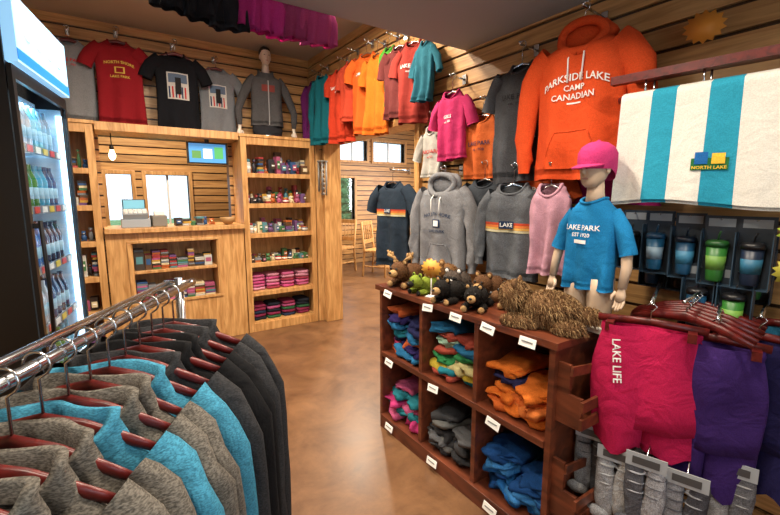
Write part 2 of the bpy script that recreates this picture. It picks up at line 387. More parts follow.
for i,z in enumerate(LV): clutter(B,-.38,-.07,4.36,z+.001,.22,i+30,.07)
B.build()
B=Bd('folded_shirt_pile')
for lv,cs in ((.42,['#b8487c','#c0608c','#92364a','#c88aa0']),(.1,['#27324a','#802a4a','#2f5c3c','#20242e','#a8507c'])):
    for i in range(4):
        z=lv
        for k in range(5):
            fold(B,1.26+.165*i,4.42,z,.15,.22,.034,fab(random.Random(i*7+k).choice(cs)),i*9+k); z+=.033
B.build()
B=Bd('sales_counter')
y0=4.25
for (a,b_,c,d) in ((-.02,.17,0,1.08),(.86,1.12,0,1.08),(.17,.86,1.0,1.08),(.17,.86,0,.44)): B.box(a,b_,y0,y0+.03,c,d,PINEV)
B.box(-.02,1.125,y0-.05,4.595,1.08,1.12,PINEV); B.box(.005,1.095,4.595,4.73,1.08,1.12,PINEV); B.box(.17,.86,4.52,4.55,.44,1.0,PINEV); B.box(.17,.86,y0+.03,4.52,.42,.44,PINEV); B.box(.17,.86,y0+.02,4.52,.71,.735,PINEV)
B.box(.15,.17,y0+.03,4.52,.42,1.02,PINEV); B.box(.86,.88,y0+.03,4.52,.42,1.02,PINEV)
for (a,b_,c,d) in ((.13,.90,.985,1.01),(.13,.90,.43,.455),(.13,.16,.455,.985),(.87,.90,.455,.985)): B.box(a,b_,y0-.012,y0,c,d,PINEV)
B.build(bevel=.003)
B=Bd('souvenir_book_display')
R=random.Random(5)
for z in (.736,.441):
    x=.18
    while x<.78:
        w=R.uniform(.05,.09); h=R.uniform(.08,.19)
        if R.random()<.6:
            for k in range(int(h/.017)): B.rbox((x+w/2,4.39,z+k*.017+.008),(w,.14,.014),plain(R.choice(COLS+['#a84f7e','#98302e','#b85f8e']),.5),Matrix.Rotation(R.uniform(-.05,.05),3,'Z'))
        else:
            for k in range(3): B.rbox((x+w/2,4.33+.04*k,z+h/2*(1+.1*k)),(w,.02,h*(1+.1*k)),plain(R.choice(COLS),.5))
            B.rbox((x+w/2,4.318,z+h*.55),(w*.7,.002,h*.4),plain(R.choice(COLS),.5))
        x+=w+.006
B.build()
B=Bd('cash_register')
B.box(-.11,.11,-.1,.12,0,.07,plain('#98a0a8',.5)); B.rbox((0,-.02,.11),(.19,.14,.06),plain('#7f868c',.5),Matrix.Rotation(radians(20),3,'X'))
B.rbox((0,.07,.19),(.18,.02,.11),BLACK); B.rbox((0,.058,.19),(.165,.004,.095),plain('#6aa6b8',.2,0,.6))
for i in range(5):
    for j in range(3): B.rbox((-.07+.035*i,-.065+.03*j,.128+.012*j),(.025,.02,.01),WHITE)
B.build((.22,4.42,1.121),0,.004)
B=Bd('receipt_printer'); B.box(-.06,.06,-.07,.07,0,.1,plain('#7a766e',.5)); B.box(-.045,.045,-.072,-.03,.1,.14,WHITE); B.build((.40,4.4,1.121),.1,.006)
B=Bd('countertop_souvenirs'); clutter(B,.52,.88,4.4,1.121,.12,77,.07); B.build()
B=Bd('bowl'); B.lathe((0,0,0),[(.03,0),(.06,.03),(.075,.07),(.07,.07),(.05,.03)],plain('#a88050',.4),20); B.build((.99,4.3,1.121))
B=Bd('wall_television'); B.box(-.18,.18,-.02,.02,-.1,.1,BLACK); B.box(-.165,.165,-.022,-.02,-.088,.088,plain('#4f90c8',.2,0,.8))
for i,(c) in enumerate(('#5a8a50','#e8e8f0','#50a060')): B.box(-.14+.1*i,-.06+.1*i,-.0235,-.022,-.05,.02+.02*i,plain(c,.2,0,.8))
B.box(-.02,.02,-.01,.01,.1,.14,BLACK); B.build((.86,4.42,1.80),0,.003)
B=Bd('pendant_bulb'); B.tube([(0,0,.17),(0,0,.05)],.004,BLACK,8); B.lathe((0,0,.03),[(.015,0),(.018,.02),(.012,.04)],BLACK,12); B.lathe((0,0,-.06),[(.005,0),(.022,.02),(.027,.045),(.015,.08),(.012,.092)],plain('#ffd9a0',.3,0,14),16); B.build((.09,4.42,1.76))
B=Bd('wind_chime'); mm=plain('#8c8a86',.5,.4)
B.tube([(0,0,.42),(0,0,.3)],.002,BLACK,6); B.lathe((0,0,.29),[(.055,0),(.06,.006),(.055,.014)],mm,20)
for k in range(6): B.tube([(.045*cos(k*pi/3),.045*sin(k*pi/3),.29),(.045*cos(k*pi/3),.045*sin(k*pi/3),.04-.02*k)],.009,mm,8)
for k in range(7): B.ell((0,0,.26-.05*k),(.02,.02,.02),mm,10,7,None,.3,k)
B.tube([(0,0,.42),(0,.07,.42)],.004,BLACK,6); B.build((1.945,4.165,1.46))

def chair(loc,rz):
    B=Bd('dining_chair'); w=PINEV
    for x in (-.2,.2):
        B.tube([(x,-.2,0),(x,-.19,.43)],.02,w,8); B.tube([(x*1.05,.22,0),(x,.19,.45),(x,.25,.95)],.021,w,8)
        B.tube([(x,-.19,.18),(x,.2,.18)],.012,w,8)
    B.rbox((0,0,.445),(.45,.43,.035),w)
    for z in (.92,.6): B.rbox((0,.24 if z>.8 else .21,z),(.4,.022,.07),w)
    for k in range(4): B.tube([(-.12+.08*k,.2,.6),(-.12+.08*k,.24,.9)],.009,w,6)
    B.tube([(-.2,-.19,.25),(.2,-.19,.25)],.012,w,8); B.build(loc,rz,.004)
chair((3.95,6.2,0),.6); chair((5.2,5.9,0),3.6); chair((3.55,6.95,0),-1.2)
B=Bd('dining_table'); B.lathe((0,0,.72),[(.42,0),(.45,.01),(.45,.03),(.42,.04)],PINEV,28); B.lathe((0,0,0),[(.25,0),(.22,.04),(.05,.08),(.045,.4),(.06,.68),(.2,.72)],PINEV,20); B.build((4.6,6.85,0))

# ------------------------------------------------ beverage fridge
B=Bd('beverage_cooler'); K=plain('#0b0b0d',.35); W2=.34; Dp=.7; T=2.16
B.box(-W2,-W2+.03,0,Dp,.0,T,K); B.box(W2-.03,W2,0,Dp,.0,T,K); B.box(-W2+.03,W2-.03,Dp-.04,Dp,0,T,K); B.box(-W2+.03,W2-.03,0,Dp-.04,0,.2,K); B.box(-W2+.03,W2-.03,0,Dp-.04,T-.03,T,K)
IN=plain('#c8dce8',.4)
B.box(-W2+.041,W2-.041,.1,Dp-.041,1.83,1.85,IN); B.box(-W2+.031,-W2+.035,.05,Dp-.04,.2,1.83,IN); B.box(W2-.035,W2-.031,.0,Dp-.04,.2,1.83,IN); B.box(-W2+.05,W2-.05,Dp-.05,Dp-.041,.2,1.83,IN)
SG=plain('#8fc4ea',.3,0,.9); SB=plain('#1f70c0',.3,0,.8); SW=plain('#e8f4ff',.3,0,1.3)
B.box(-W2+.01,W2-.01,-.04,.0,1.90,T-.01,SG); B.box(-W2+.01,W2-.01,-.042,-.04,1.91,1.95,SB)
for i in range(4): B.ell((-.2+.13*i,-.044,2.05),(.045,.004,.04),SW,16,8)
for (a,b_,c,d) in ((-W2,-W2+.03,.2,1.89),(W2-.018,W2,.2,1.89),(-W2+.03,W2-.018,.2,.24),(-W2+.03,W2-.018,1.84,1.89)): B.box(a,b_,-.02,-.004,c,d,K)
B.box(-W2+.03,W2-.018,-.012,-.008,.24,1.84,glassm())
B.tube([(-W2+.02,-.045,.8),(-W2+.02,-.05,1.05),(-W2+.02,-.045,1.3)],.008,K,10); B.rbox((-W2+.02,-.035,.82),(.012,.03,.02),K); B.rbox((-W2+.02,-.035,1.28),(.012,.03,.02),K)
LED=plain('#c0e8ff',.3,0,4)
B.box(W2-.05,W2-.036,-.003,.02,.25,1.8,LED); B.box(-W2+.036,-W2+.05,.0,.015,.25,1.8,LED)
for k in range(6):
    z=.3+.26*k
    for q in range(12): B.tube([(-W2+.05+.052*q,.03,z),(-W2+.05+.052*q,.6,z)],.003,WHITE,6)
    B.box(-W2+.055,W2-.055,.012,.018,z-.02,z+.015,plain('#5a6a78',.4))
    for q in range(6): B.box(-W2+.07+.095*q,-W2+.13+.095*q,.009,.012,z-.016,z+.011,plain(['#c8b040','#b83030','#d0d0d0'][q%3],.4))
    for r_ in range(4):
        for q in range(8):
            c=plain(random.Random(k*3+q//2).choice(['#1f5fa0','#388aa8','#6890a8','#2a4a70','#2e7038','#a0a8b0','#5a9cb0','#122a48']),.2)
            x=-W2+.085+.067*q; zb=z+.005; y_=.055+.08*r_; B.lathe((x,y_,zb),[(.026,0),(.029,.01),(.029,.12),(.012,.17),(.013,.19)],c,10); B.lathe((x,y_,zb+.04),[(.0295,0),(.0295,.05)],plain('#8ab0c4',.4),10)
B.build((-.205,2.5,0),radians(79.6),.0015)

# ------------------------------------------------ jacket rack
ux,uy=.485,.875; RZ=radians(-29)
p0=Vector((-.135,.73,0)); dv=Vector((ux,uy,0)); nv=Vector((uy,-ux,0))
B=Bd('garment_rack')
def P_(s,o,z): q=p0+dv*s+nv*o; return (q.x,q.y,z)
B.tube([P_(-.42,0,1.15),P_(.68,0,1.15)],.0105,CHROME,14)
B.tube([P_(-.42,-.06,1.15),P_(.66,-.06,1.15)],.009,CHROME,14)
for s in (-.38,.66):
    B.tube([P_(s,-.03,.04),P_(s,-.03,1.165)],.012,CHROME,14); B.tube([P_(s,-.25,.05),P_(s,.22,.05)],.014,CHROME,12)
    B.tube([P_(s,-.07,1.15),P_(s,.01,1.15)],.010,CHROME,10)
    for o in (-.25,.22): B.ell(P_(s,o,.025),(.025,.025,.025),BLACK,12,8)
B.tube([P_(-.38,-.03,.06),P_(.66,-.03,.06)],.014,CHROME,12)
B.build()
BL=fab('#3c7f9a',.28,.35,1,True); GY=fab('#5e5952',.42,.35,1,True); CH=fab('#2e2e30',.3,.35,1,True); BK=fab('#121214',.2,.3)
seq=[BL,GY,GY,GY,BL,GY,GY,BL,CH,BK,BK,CH,CH]
for i,mt in enumerate(seq):
    s=-.17+.059*i; q=P_(s,.015,1.045)
    far=i>=8
    garment('hooded_sweater' if far else 'fleece_jacket',(q[0]-.0131,q[1]+.0073,q[2]),RZ+random.uniform(-.08,.08),mt,None,'wood',0,dz=.018,hz=.105,W=.205 if far else .19,H=.86 if far else .74,D=.03 if far else .034,sl='long',seed=i+1,collar=.04,neck=.09,scoop=.06,zipm=None if far else BLACK,cuff=mt,fold=1.5,slen=.85,spread=.7)

# ------------------------------------------------ back wall shirts
BT=fab('#101116')
for nm,x,y,mt,pr,sz,z in (('t_shirt',-.14,4.49,fab('#75777a',.2),pr_small(RED),1.0,2.66),('t_shirt',.20,4.45,fab('#80161e'),pr_crest(fab('#d0b050'),fab('#7a1518'),-.17),1.06,2.70),('t_shirt',.64,4.42,BT,pr_photo,1.1,2.67),('t_shirt',1.0,4.5,fab('#6a6c70',.2),pr_photo,1.02,2.62)):
    garment(nm,(x,y,z),0,mt,pr,'wood',4.59-y,sc=sz,W=.165,H=.66,D=.035,seed=x*10,spread=1.0,neck=.065)

def head(B,c,s,skin,hair=None):
    c=Vector(c)
    pr=[(0,.024,.026,-.03),(.015,.042,.046,-.026),(.045,.058,.07,-.014),(.085,.066,.084,-.004),(.125,.072,.093,.003),(.165,.07,.09,.006),(.2,.05,.066,.008),(.22,.016,.022,.01)]
    B.loft([[c+Vector((hw*cos(2*pi*j/24),yo+hd*sin(2*pi*j/24),z))*s for j in range(24)] for z,hw,hd,yo in pr],skin,(True,True))
    B.ell(c+Vector((0,-.088,.085))*s,(.011*s,.018*s,.022*s),skin,12,8)
    B.ell(c+Vector((0,-.08,.045))*s,(.02*s,.007*s,.006*s),plain('#b98a80',.5),12,8)
    for q in (-1,1):
        B.ell(c+Vector((q*.028,-.080,.112))*s,(.012*s,.006*s,.005*s),plain('#3a322c',.4),12,8)
        B.ell(c+Vector((q*.071,.005,.095))*s,(.008*s,.018*s,.028*s),skin,12,8)
    B.tube([c+Vector((0,.02,-.1))*s,c+Vector((0,.015,-.03))*s,c+Vector((0,.01,.05))*s],[.055*s,.044*s,.042*s],skin,16)
    if hair: B.ell(c+Vector((0,.018,.155))*s,(.078*s,.095*s,.078*s),hair,20,10,None,.12,2)
def hand(B,w,d,s,skin,side):
    w=Vector(w); d=Vector(d).normalized()
    B.tube([w-d*.05*s,w,w+d*.04*s,w+d*.085*s],[.022*s,.021*s,.034*s,.034*s],skin,12,True,.5,(1,0,0))
    for k in range(4):
        o=Vector(((k-1.5)*.017*s,0,0)); L=(.055,.068,.063,.048)[k]*s; b=w+d*.075*s+o
        B.tube([b,b+d*L*.45+Vector((0,-.004*s,0)),b+d*L*.8+Vector((0,-.014*s,0)),b+d*L+Vector((0,-.022*s,0))],[.0095*s,.009*s,.008*s,.006*s],skin,8)
    b=w+d*.025*s+Vector((-side*.03*s,-.004,0)); B.tube([b,b+d*.03*s+Vector((-side*.016*s,-.01*s,0)),b+d*.055*s+Vector((-side*.012*s,-.02*s,0))],[.012*s,.011*s,.008*s],skin,8)
SK=plain('#d9cbbb',.45)
B=Bd('mannequin_with_jacket'); B.M=Matrix.Scale(.92,4)
jm=fab('#4a494a',.3,.4); s_=gar(B,jm,W=.175,H=.56,D=.085,sl='long',seed=3,collar=.05,zipm=plain('#98989a'),neck=.07,slen=.95,spread=1.5,fold=.8,out=.06)
patch(B,s_,-.07,.07,-.2,-.13,fab('#7a3a34')); head(B,(0,-.01,.09),.82,SK,plain('#241c18',.8))
for q in (-1,1): hand(B,(q*(.175+.128),0,-.60),(q*.1,-.05,-1),.8,SK,q)
B.loft([[(.165*cos(2*pi*j/24)*k,.075*sin(2*pi*j/24)*k,z) for j in range(24)] for z,k in ((-.5,.95),(-.6,1.02),(-.66,.95))],fab('#2a2a2e'),(True,True)); B.lathe((0,0,-.68),[(.14,0),(.14,.015),(.02,.03)],CHROME,24)
B.build((1.46,4.42,1.99+.68*.92),-.05)
B=Bd('child_mannequin'); sk2=plain('#c8ae94',.45); B.M=Matrix.Scale(.93,4)
bt=fab('#1a74aa'); s_=gar(B,bt,W=.115,H=.38,D=.07,sl='short',seed=5,neck=.045,scoop=.02,fold=.8,spread=.7)
ptext(B,s_,'LAKE PARK',.030,-.12,WH,0,0,.008); ptext(B,s_,'EST 1920',.022,-.15,WH,0,0,.008); patch(B,s_,-.03,.03,-.185,-.17,WH,.008)
head(B,(0,-.01,.045),.78,sk2)
for q in (-1,1):
    B.tube([(q*.135,0,-.15),(q*.155,0,-.2),(q*.165,-.01,-.27),(q*.165,-.03,-.35)],[.019,.021,.02,.016],sk2,12); hand(B,(q*.165,-.03,-.35),(0,-.15,-1),.62,sk2,q)
    B.tube([(q*.052,0,-.33),(q*.056,0,-.40),(q*.055,0,-.475),(q*.055,0,-.53)],[.055,.053,.048,.044],sk2,14)
B.box(-.12,.12,-.07,.07,-.545,-.53,plain('#e0ddd4',.4))
cp=fab('#b8346c'); c0=Vector((0,0,.168)); q9=1.02
B.loft([[c0+Vector((.066*q9*k*cos(2*pi*j/28),.084*q9*k*sin(2*pi*j/28)+.0,z-(.045*max(0,sin(2*pi*j/28)) if z<0 else 0))) for j in range(28)] for z,k in ((-.05,.96),(-.02,1.03),(.015,1.02),(.04,.84),(.057,.5),(.063,.12))],cp,(False,True))
B.ell(c0+Vector((0,0,.064)),(.008,.008,.005),cp,8,6)
vs=[];fs=[]
for a in range(9):
    th=-pi/2+(a-4)*.27
    for k in range(5):
        e=1.0+.75*k/4*max(0,cos((a-4)*.27*1.3)); vs.append(c0+Vector((.065*min(e,1.12)*cos(th),.083*e*sin(th),-.03-.025*(e-1))))
for a in range(8):
    for k in range(4): q=a*5+k; fs.append((q,q+1,q+6,q+5))
B.add(vs,fs,cp); B.add([v-Vector((0,0,.004)) for v in vs],fs,cp)
B.build((1.58,.92,.882+.545*.93),radians(-95))

# ------------------------------------------------ right wall garments
RW=radians(-90)
hd=[('long_sleeve_shirt',4.24,2.58,'#5c1c58',.64,.15),('long_sleeve_shirt',4.0,2.56,'#0f5660',.66,.13),('t_shirt',3.66,2.58,'#b4361e',.66,.16),('t_shirt',3.42,2.56,'#a83a24',.52,.14),('t_shirt',3.18,2.57,'#bc5018',.66,.16),('t_shirt',2.98,2.53,'#c06018',.62,.14),('t_shirt',2.84,2.51,'#3f8028',.44,.11),('t_shirt',2.68,2.50,'#5e2a28',.52,.13),('t_shirt',2.53,2.49,'#8a3028',.56,.14),('t_shirt',2.37,2.42,'#245a68',.40,.09)]
for i,(nm,y,z,c,h,w_) in enumerate(hd):
    garment(nm,(1.91-.02*(i%2),y,z+.02*sin(i*2.3)),RW+.25+.15*sin(i*1.9),fab(c),pr_small(WH) if i in (2,4,8) else None,'wire',.085,W=w_,H=h,D=.035,sl='short' if nm=='t_shirt' else 'long',seed=i+11,neck=w_*.4,spread=.6,fold=1.4)
garment('t_shirt',(1.88,2.08,2.05),RW+.1,fab('#b02c5c'),pr_small(WH,-.16,'GIRLS',.03),'wire',.11,W=.125,H=.42,D=.04,seed=31,neck=.055,spread=.7)
garment('t_shirt',(1.93,1.86,1.88),RW,fab('#c05c2a'),pr_small(NAV),'wire',.06,W=.14,H=.38,D=.03,seed=32,neck=.06)
garment('t_shirt',(1.86,1.53,2.08),RW+.1,fab('#434448',.25),pr_small(fab('#2a2a2c')),'wire',.13,W=.155,H=.61,D=.045,seed=33,neck=.06,spread=.7,fold=1.3)
garment('t_shirt',(1.82,2.66,1.50),RW+.15,fab('#232e3a',.2),pr_stripe,'wire',.17,W=.18,H=.64,D=.05,seed=34,fold=1.3)
garment('hooded_sweatshirt',(1.80,2.06,1.475),RW+.2,fab('#77777a',.25),pr_crest(NAV,WH,-.19),'wire',.19,W=.185,H=.58,D=.06,sl='long',hood=True,pocket=True,seed=35,slen=.9,fold=1.3)
garment('t_shirt',(1.92,1.82,1.50),RW,fab('#34383e',.2),None,'wire',.07,W=.17,H=.5,D=.04,seed=36)
garment('long_sleeve_shirt',(1.80,1.50,1.46),RW+.12,fab('#585b60',.25),pr_stripe,'wire',.19,W=.165,H=.5,D=.05,sl='long',seed=37,slen=.8,fold=1.3)
garment('tank_top',(1.74,1.23,1.45),RW+.2,fab('#b88a9a'),None,'wire',.25,W=.10,H=.42,D=.05,sl=None,seed=38,neck=.05,fold=1.5)
garment('t_shirt',(1.93,1.12,1.72),RW,fab('#982060'),None,'wire',.06,W=.27,H=.36,D=.035,seed=39)
garment('t_shirt',(1.88,1.42,1.60),RW,fab('#b84e24'),pr_small(WH),'wire',.11,W=.15,H=.4,D=.03,seed=40)
garment('hooded_sweatshirt',(1.80,1.15,2.09),RW+.12,fab('#cc4a20'),pr_bigtext,'wire',.19,W=.205,H=.62,D=.065,sl='long',hood=True,pocket=True,seed=41,slen=.9,neck=.075,hz=.12,spread=1.3,fold=1.2)
garment('t_shirt',(1.93,2.33,1.87),RW,fab('#a8a49c'),pr_small(RED),'wire',.06,W=.11,H=.34,D=.03,seed=42,neck=.05)

for x,c,h in ((.34,'#1c1c20',.11),(.44,'#18181c',.12),(.55,'#1f1f24',.13),(.66,'#a82c70',.12),(.76,'#b83480',.13),(.88,'#983c68',.12),(1.0,'#b04478',.12)):
    garment('folded_t_shirt',(x,2.15,2.42),.1,fab(c),None,None,W=.085,H=.12+h,D=.03,sl='short',seed=x*30,neck=.035,scoop=.01,spread=.1)
B=Bd('shirt_rail'); B.tube([(.2,2.15,2.405),(1.2,2.15,2.405)],.01,CHROME,10)
for x in (.25,.65,1.15): B.tube([(x,2.15,2.405),(x,2.1,2.44)],.006,CHROME,8)
B.build()

# ------------------------------------------------ cubby unit
B=Bd('cubby_shelf'); X0,X1,Y0,Y1,Z=1.31,1.69,.87,2.05,.88; t=.025
B.box(X0-.02,X1+.005,Y0-.02,Y1+.02,Z-.028,Z,MAHO); B.box(X1-.012,X1,Y0,Y1,.0,Z-.028,MAHO)
B.box(X0,X1-.012,Y0,Y0+t,0,Z-.028,MAHO); B.box(X0,X1-.012,Y1-t,Y1,0,Z-.028,MAHO)
B.box(X0-.015,X1-.012,Y0+t,Y1-t,.0,.08,MAHO); B.box(X0-.008,X1-.012,Y0+t,Y1-t,.45,.478,MAHO)
ys=[Y0+(Y1-Y0)*k/3 for k in range(4)]
for k in (1,2): B.box(X0,X1-.012,ys[k]-t/2,ys[k]+t/2,.08,.852,MAHO)
for z in (.57,.19):
    B.box(X0+.02,X1-.02,Y0-.10,Y0,z,z+.015,MAHO)
    for x in (X0+.02,X1-.035): 
        B.box(x,x+.015,Y0-.10,Y0,z+.015,z+.12,MAHO); B.box(x,x+.015,Y0-.05,Y0,z+.12,z+.23,MAHO)
    for k in (0,1): B.box(X0+.01,X1-.01,Y0-.112,Y0-.10,z+.01+.065*k,z+.05+.065*k,MAHO)
    B.rbox((X0+.19,Y0-.058,z+.19),(.35,.01,.035),MAHO,Matrix.Rotation(.12,3,'Y'))
for k in range(3):
    yc=(ys[k]+ys[k+1])/2
    for z,xo in ((.862,-.028),(.455,-.02),(.055,-.02)):
        for q in ((-.1,.1) if (z>.5 and k<2) else (.06,)): 
            B.rbox((X0+xo-.008,yc+q,z-.008),(.003,.075,.036),WHITE,Matrix.Rotation(.25,3,'Y')@Matrix.Rotation(.12*sin(k*3+q*9+z),3,'X')); B.rbox((X0+xo-.0105,yc+q,z-.005),(.002,.05,.005),plain('#777777'),Matrix.Rotation(.25,3,'Y'))
B.build(bevel=.002)
def pile(y,z,cs,seed,n=6,th=.038):
    B=Bd('folded_shirt_pile'); R=random.Random(seed)
    for c_ in (-.078,.082):
        zz=z+.001
        for k in range(n+(1 if c_>0 else 0)):
            fold(B,1.50+R.uniform(-.03,.01),y+c_+R.uniform(-.012,.012),zz,.26+R.uniform(-.04,.03),.16,th*1.2,fab(cs[(k+int(c_>0)*2)%len(cs)] if R.random()<.8 else R.choice(cs),.15,.5),seed*9+k,R.uniform(-.2,.2),.6); zz+=th
    for q in range(3):
        B.ell((1.385+.01*q,y+R.uniform(-.1,.1),z+.035+.02*q),(.05,.075,.03),fab(cs[q%len(cs)],.15,.5),30,14,Matrix.Rotation(R.uniform(-.6,.6),3,'Z'),.9,seed+q,.8)
    B.build()
yc=[(ys[k]+ys[k+1])/2 for k in range(3)]
pile(yc[2],.478,['#2b6f9c','#2e2458','#c05c30','#a83458','#24264c','#2a8494'],1)
pile(yc[1],.478,['#2a8494','#c0a83a','#c8bc84','#348850','#2a6c94','#b05040','#98b8a0'],2,6)
pile(yc[0],.478,['#d87028','#cc7034','#c45e26','#d87028','#40265a','#2a2a50'],3,4)
pile(yc[2],.08,['#b83870','#2a7c88','#c05880','#2c8474'],4,4)
pile(yc[1],.08,['#343436','#6a6a68','#424244','#58585a'],5,4)
pile(yc[0],.08,['#1c5894','#3470a8','#1e4a84','#183060'],6,4)

# ------------------------------------------------ plush toys
def fur(B,R,c,r,m,n,L):
    c=Vector(c); vs=[];fs=[]
    for i in range(n):
        d=Vector((R.gauss(0,1),R.gauss(0,1),R.gauss(0,1))).normalized()
        p=c+Vector((d.x*r[0],d.y*r[1],d.z*r[2])); nrm=Vector((d.x/r[0],d.y/r[1],d.z/r[2])).normalized()
        t_=nrm.cross(Vector((R.random()-.5,R.random()-.5,R.random()-.5))).normalized(); w=.0016
        mid=p+nrm*L*.5+Vector((0,.2*L,0)); tip=p+nrm*L*R.uniform(.5,.9)+Vector((R.uniform(-.4,.4)*L,R.uniform(.3,.9)*L,-.9*L))
        if tip.z<.002: tip.z=.002
        if mid.z<.002: mid.z=.002
        k=len(vs); vs+=[p-t_*w-nrm*.003,p+t_*w-nrm*.003,mid+t_*w*.8,mid-t_*w*.8,tip]; fs+=[(k,k+1,k+2,k+3),(k+3,k+2,k+4)]
    B.add(vs,fs,m,False)
def plush(name,loc,rz,s,body,muz,L=.012,antler=False,fluff=1,mask=None,body2=None):
    B=Bd(name); R=random.Random(int(loc[1]*1000)); B.M=Matrix.Scale(s,4)
    parts=[((0,.05,.065),(.062,.1,.06)),((0,-.07,.10),(.052,.052,.05)),((-.05,-.04,.022),(.022,.055,.022)),((.05,-.04,.022),(.022,.055,.022)),((-.06,.12,.024),(.026,.05,.024)),((.06,.12,.024),(.026,.05,.024)),((0,.17,.06),(.022,.04,.022))]
    for c,r in parts:
        B.ell(c,r,body,16,10,None,.1,1); nn=int(7000*fluff*(r[0]*r[1]+r[1]*r[2])*8); fur(B,R,c,r,body,nn,L)
        if body2: fur(B,R,c,r,body2,nn//2,L*1.1)
    B.ell((0,-.125,.088),(.026,.03,.022),muz,14,8); B.ell((0,-.152,.096),(.010,.008,.008),BLACK,10,6)
    if mask: B.ell((0,-.108,.113),(.042,.018,.012),mask,14,8)
    for q in (-1,1):
        B.ell((q*.036,-.06,.147),(.018,.008,.02),body,12,8); B.ell((q*.036,-.066,.147),(.011,.005,.012),muz,10,6); B.ell((q*.02,-.12,.116),(.007,.005,.007),BLACK,10,6)
        B.ell((q*.05,-.092,.02),(.02,.012,.019),muz,10,6)
        if antler:
            B.tube([(q*.02,-.06,.145),(q*.05,-.06,.17),(q*.085,-.065,.185)],[.008,.01,.012],muz,8)
            for k in range(3): B.tube([(q*(.05+.015*k),-.06,.17+.006*k),(q*(.055+.018*k),-.065,.2+.004*k)],.006,muz,6)
    return B.build(loc,rz)
BR=fab('#5a3c24',.4,.5); BR2=fab('#7a5632',.4,.5); BLK=fab('#1d1a18',.3,.5); TAN=fab('#a78458',.2,.4); DG=fab('#4a4038',.5,.5)
zt=.881
plush('plush_moose',(1.42,1.93,zt),-1.3,1.0,BR,TAN,.008,True)
plush('plush_bear',(1.55,1.78,zt),-1.2,1.05,BR2,TAN,.009)
plush('plush_bear',(1.38,1.73,zt),-1.5,.7,fab('#7a8a30',.3,.5),BLK,.008)
plush('plush_raccoon',(1.52,1.62,zt),-1.1,.9,DG,WH,.010,mask=BLK)
plush('plush_bear',(1.37,1.51,zt),-1.4,.8,BLK,TAN,.008)
plush('plush_bear',(1.57,1.44,zt),-1.3,.9,BR,TAN,.010)
plush('plush_bear',(1.38,1.34,zt),-1.0,.78,BLK,TAN,.009)
plush('plush_bear',(1.55,1.26,zt),-1.2,.8,BLK,TAN,.009)
plush('plush_beaver',(1.40,1.04,zt),-2.7,1.15,fab('#6e5034',.4,.5),fab('#5e4028',.3,.4),.015,fluff=3.2,body2=fab('#a4845c',.3,.4))
def star(name,loc,rz,r,c,txt=None):
    B=Bd(name); N=28; v=[(r*(1 if j%2 else .78)*cos(2*pi*j/N)*1.15,0,r*(1 if j%2 else .78)*sin(2*pi*j/N)) for j in range(N)]
    B.loft([v,[(p[0],.003,p[2]) for p in v]],plain(c,.6),(True,True))
    if txt: tv,tf=textmesh(txt,r*.5); B.add([(p[0],-.002,p[1]) for p in tv],tf,plain('#a03018'),False)
    return B,loc,rz
for a in (('price_starburst_sign',(1.36,1.64,1.03),RW+.4,.052,'#d89a3a','$19'),('price_starburst_sign',(1.90,.73,2.02),RW+.3,.06,'#d88a2e',None),('price_starburst_sign',(1.70,.345,1.29),RW+.35,.05,'#98b038',None),('price_starburst_sign',(1.70,.345,1.17),RW+.35,.05,'#a8a038',None)):
    B,loc,rz=star(*a)
    if loc[2]<1.1: B.tube([(0,.004,-.03),(0,.004,-.149)],.003,WHITE,6); B.rbox((0,.004,-.147),(.05,.04,.004),WHITE)
    else: B.tube([(0,.003,0),(0,(2.0-loc[0])*1.04,0)],.003,CHROME,6)
    B.build(loc,rz)

# ------------------------------------------------ towel display
B=Bd('striped_beach_towel'); Lw=.50
def tw(a,t):
    x=-Lw/2+Lw*a; h=.39; tot=2*h+.05; d=t*tot
    w=.014*sin(a*9+1)+.009*sin(a*21)
    if d<h: return (x*(1+.04*(1-d/h)),-.03+w*(1-d/h)-.012*(1-d/h),-h+d+.012*sin(a*5)*(1-d/h))
    if d<h+.05: an=(d-h)/.05*pi; return (x,-.03*cos(an),.0+.022*sin(an))
    return (x,.03+w*.4,-(d-h-.05)*.97)
nA,nT=52,44
TWH=fab('#d6d3cb',.08,.2,260)
for off in (0,.012):
    vs=[];fs=[[],[]]
    for a in range(nA+1):
        for k in range(nT+1):
            p=tw(a/nA,k/nT); vs.append((p[0],p[1]+(off if p[1]<0 else -off),p[2]-off))
    for a in range(nA):
        u=a/nA; ci=1 if (.20<u<.36 or .54<u<.72) else 0
        for k in range(nT): q=a*(nT+1)+k; fs[ci].append((q,q+1,q+nT+2,q+nT+1))
    for ci,mm in enumerate((TWH,fab('#2a90ac',.1,.2,260))):
        if fs[ci]: B.add(vs,fs[ci],mm)
sf=lambda x,z: tw((x+Lw/2)/Lw,max(0,min(1,(z+.39)/.83)))[1]
patch(B,sf,-.0,.10,-.28,-.24,fab('#2a6a3c'),.004); patch(B,sf,.01,.045,-.26,-.22,fab('#2060a0'),.007); patch(B,sf,.055,.09,-.26,-.225,YEL,.007); ptext(B,sf,'NORTH LAKE',.015,-.272,YEL,.05,0,.008)
for q_,s_ in ((.085,.98),(.15,.95)):
    B.M=Matrix.Translation((q_,q_,.0))
    vs=[];fs=[]
    for a in range(nA+1):
        for k in range(nT+1): p=tw(a/nA,k/nT); vs.append((p[0],p[1]*.9,p[2]*s_))
    for a in range(nA):
        for k in range(nT): q=a*(nT+1)+k; fs.append((q,q+1,q+nT+2,q+nT+1))
    B.add(vs,fs,TWH)
B.M=Matrix.Identity(4)
B.tube([(-.27,0,0),(.36,0,0)],.012,HANG,12); B.tube([(-.2,.085,0),(.40,.085,0)],.010,HANG,12); B.tube([(-.2,.15,0),(.40,.15,0)],.010,HANG,12)
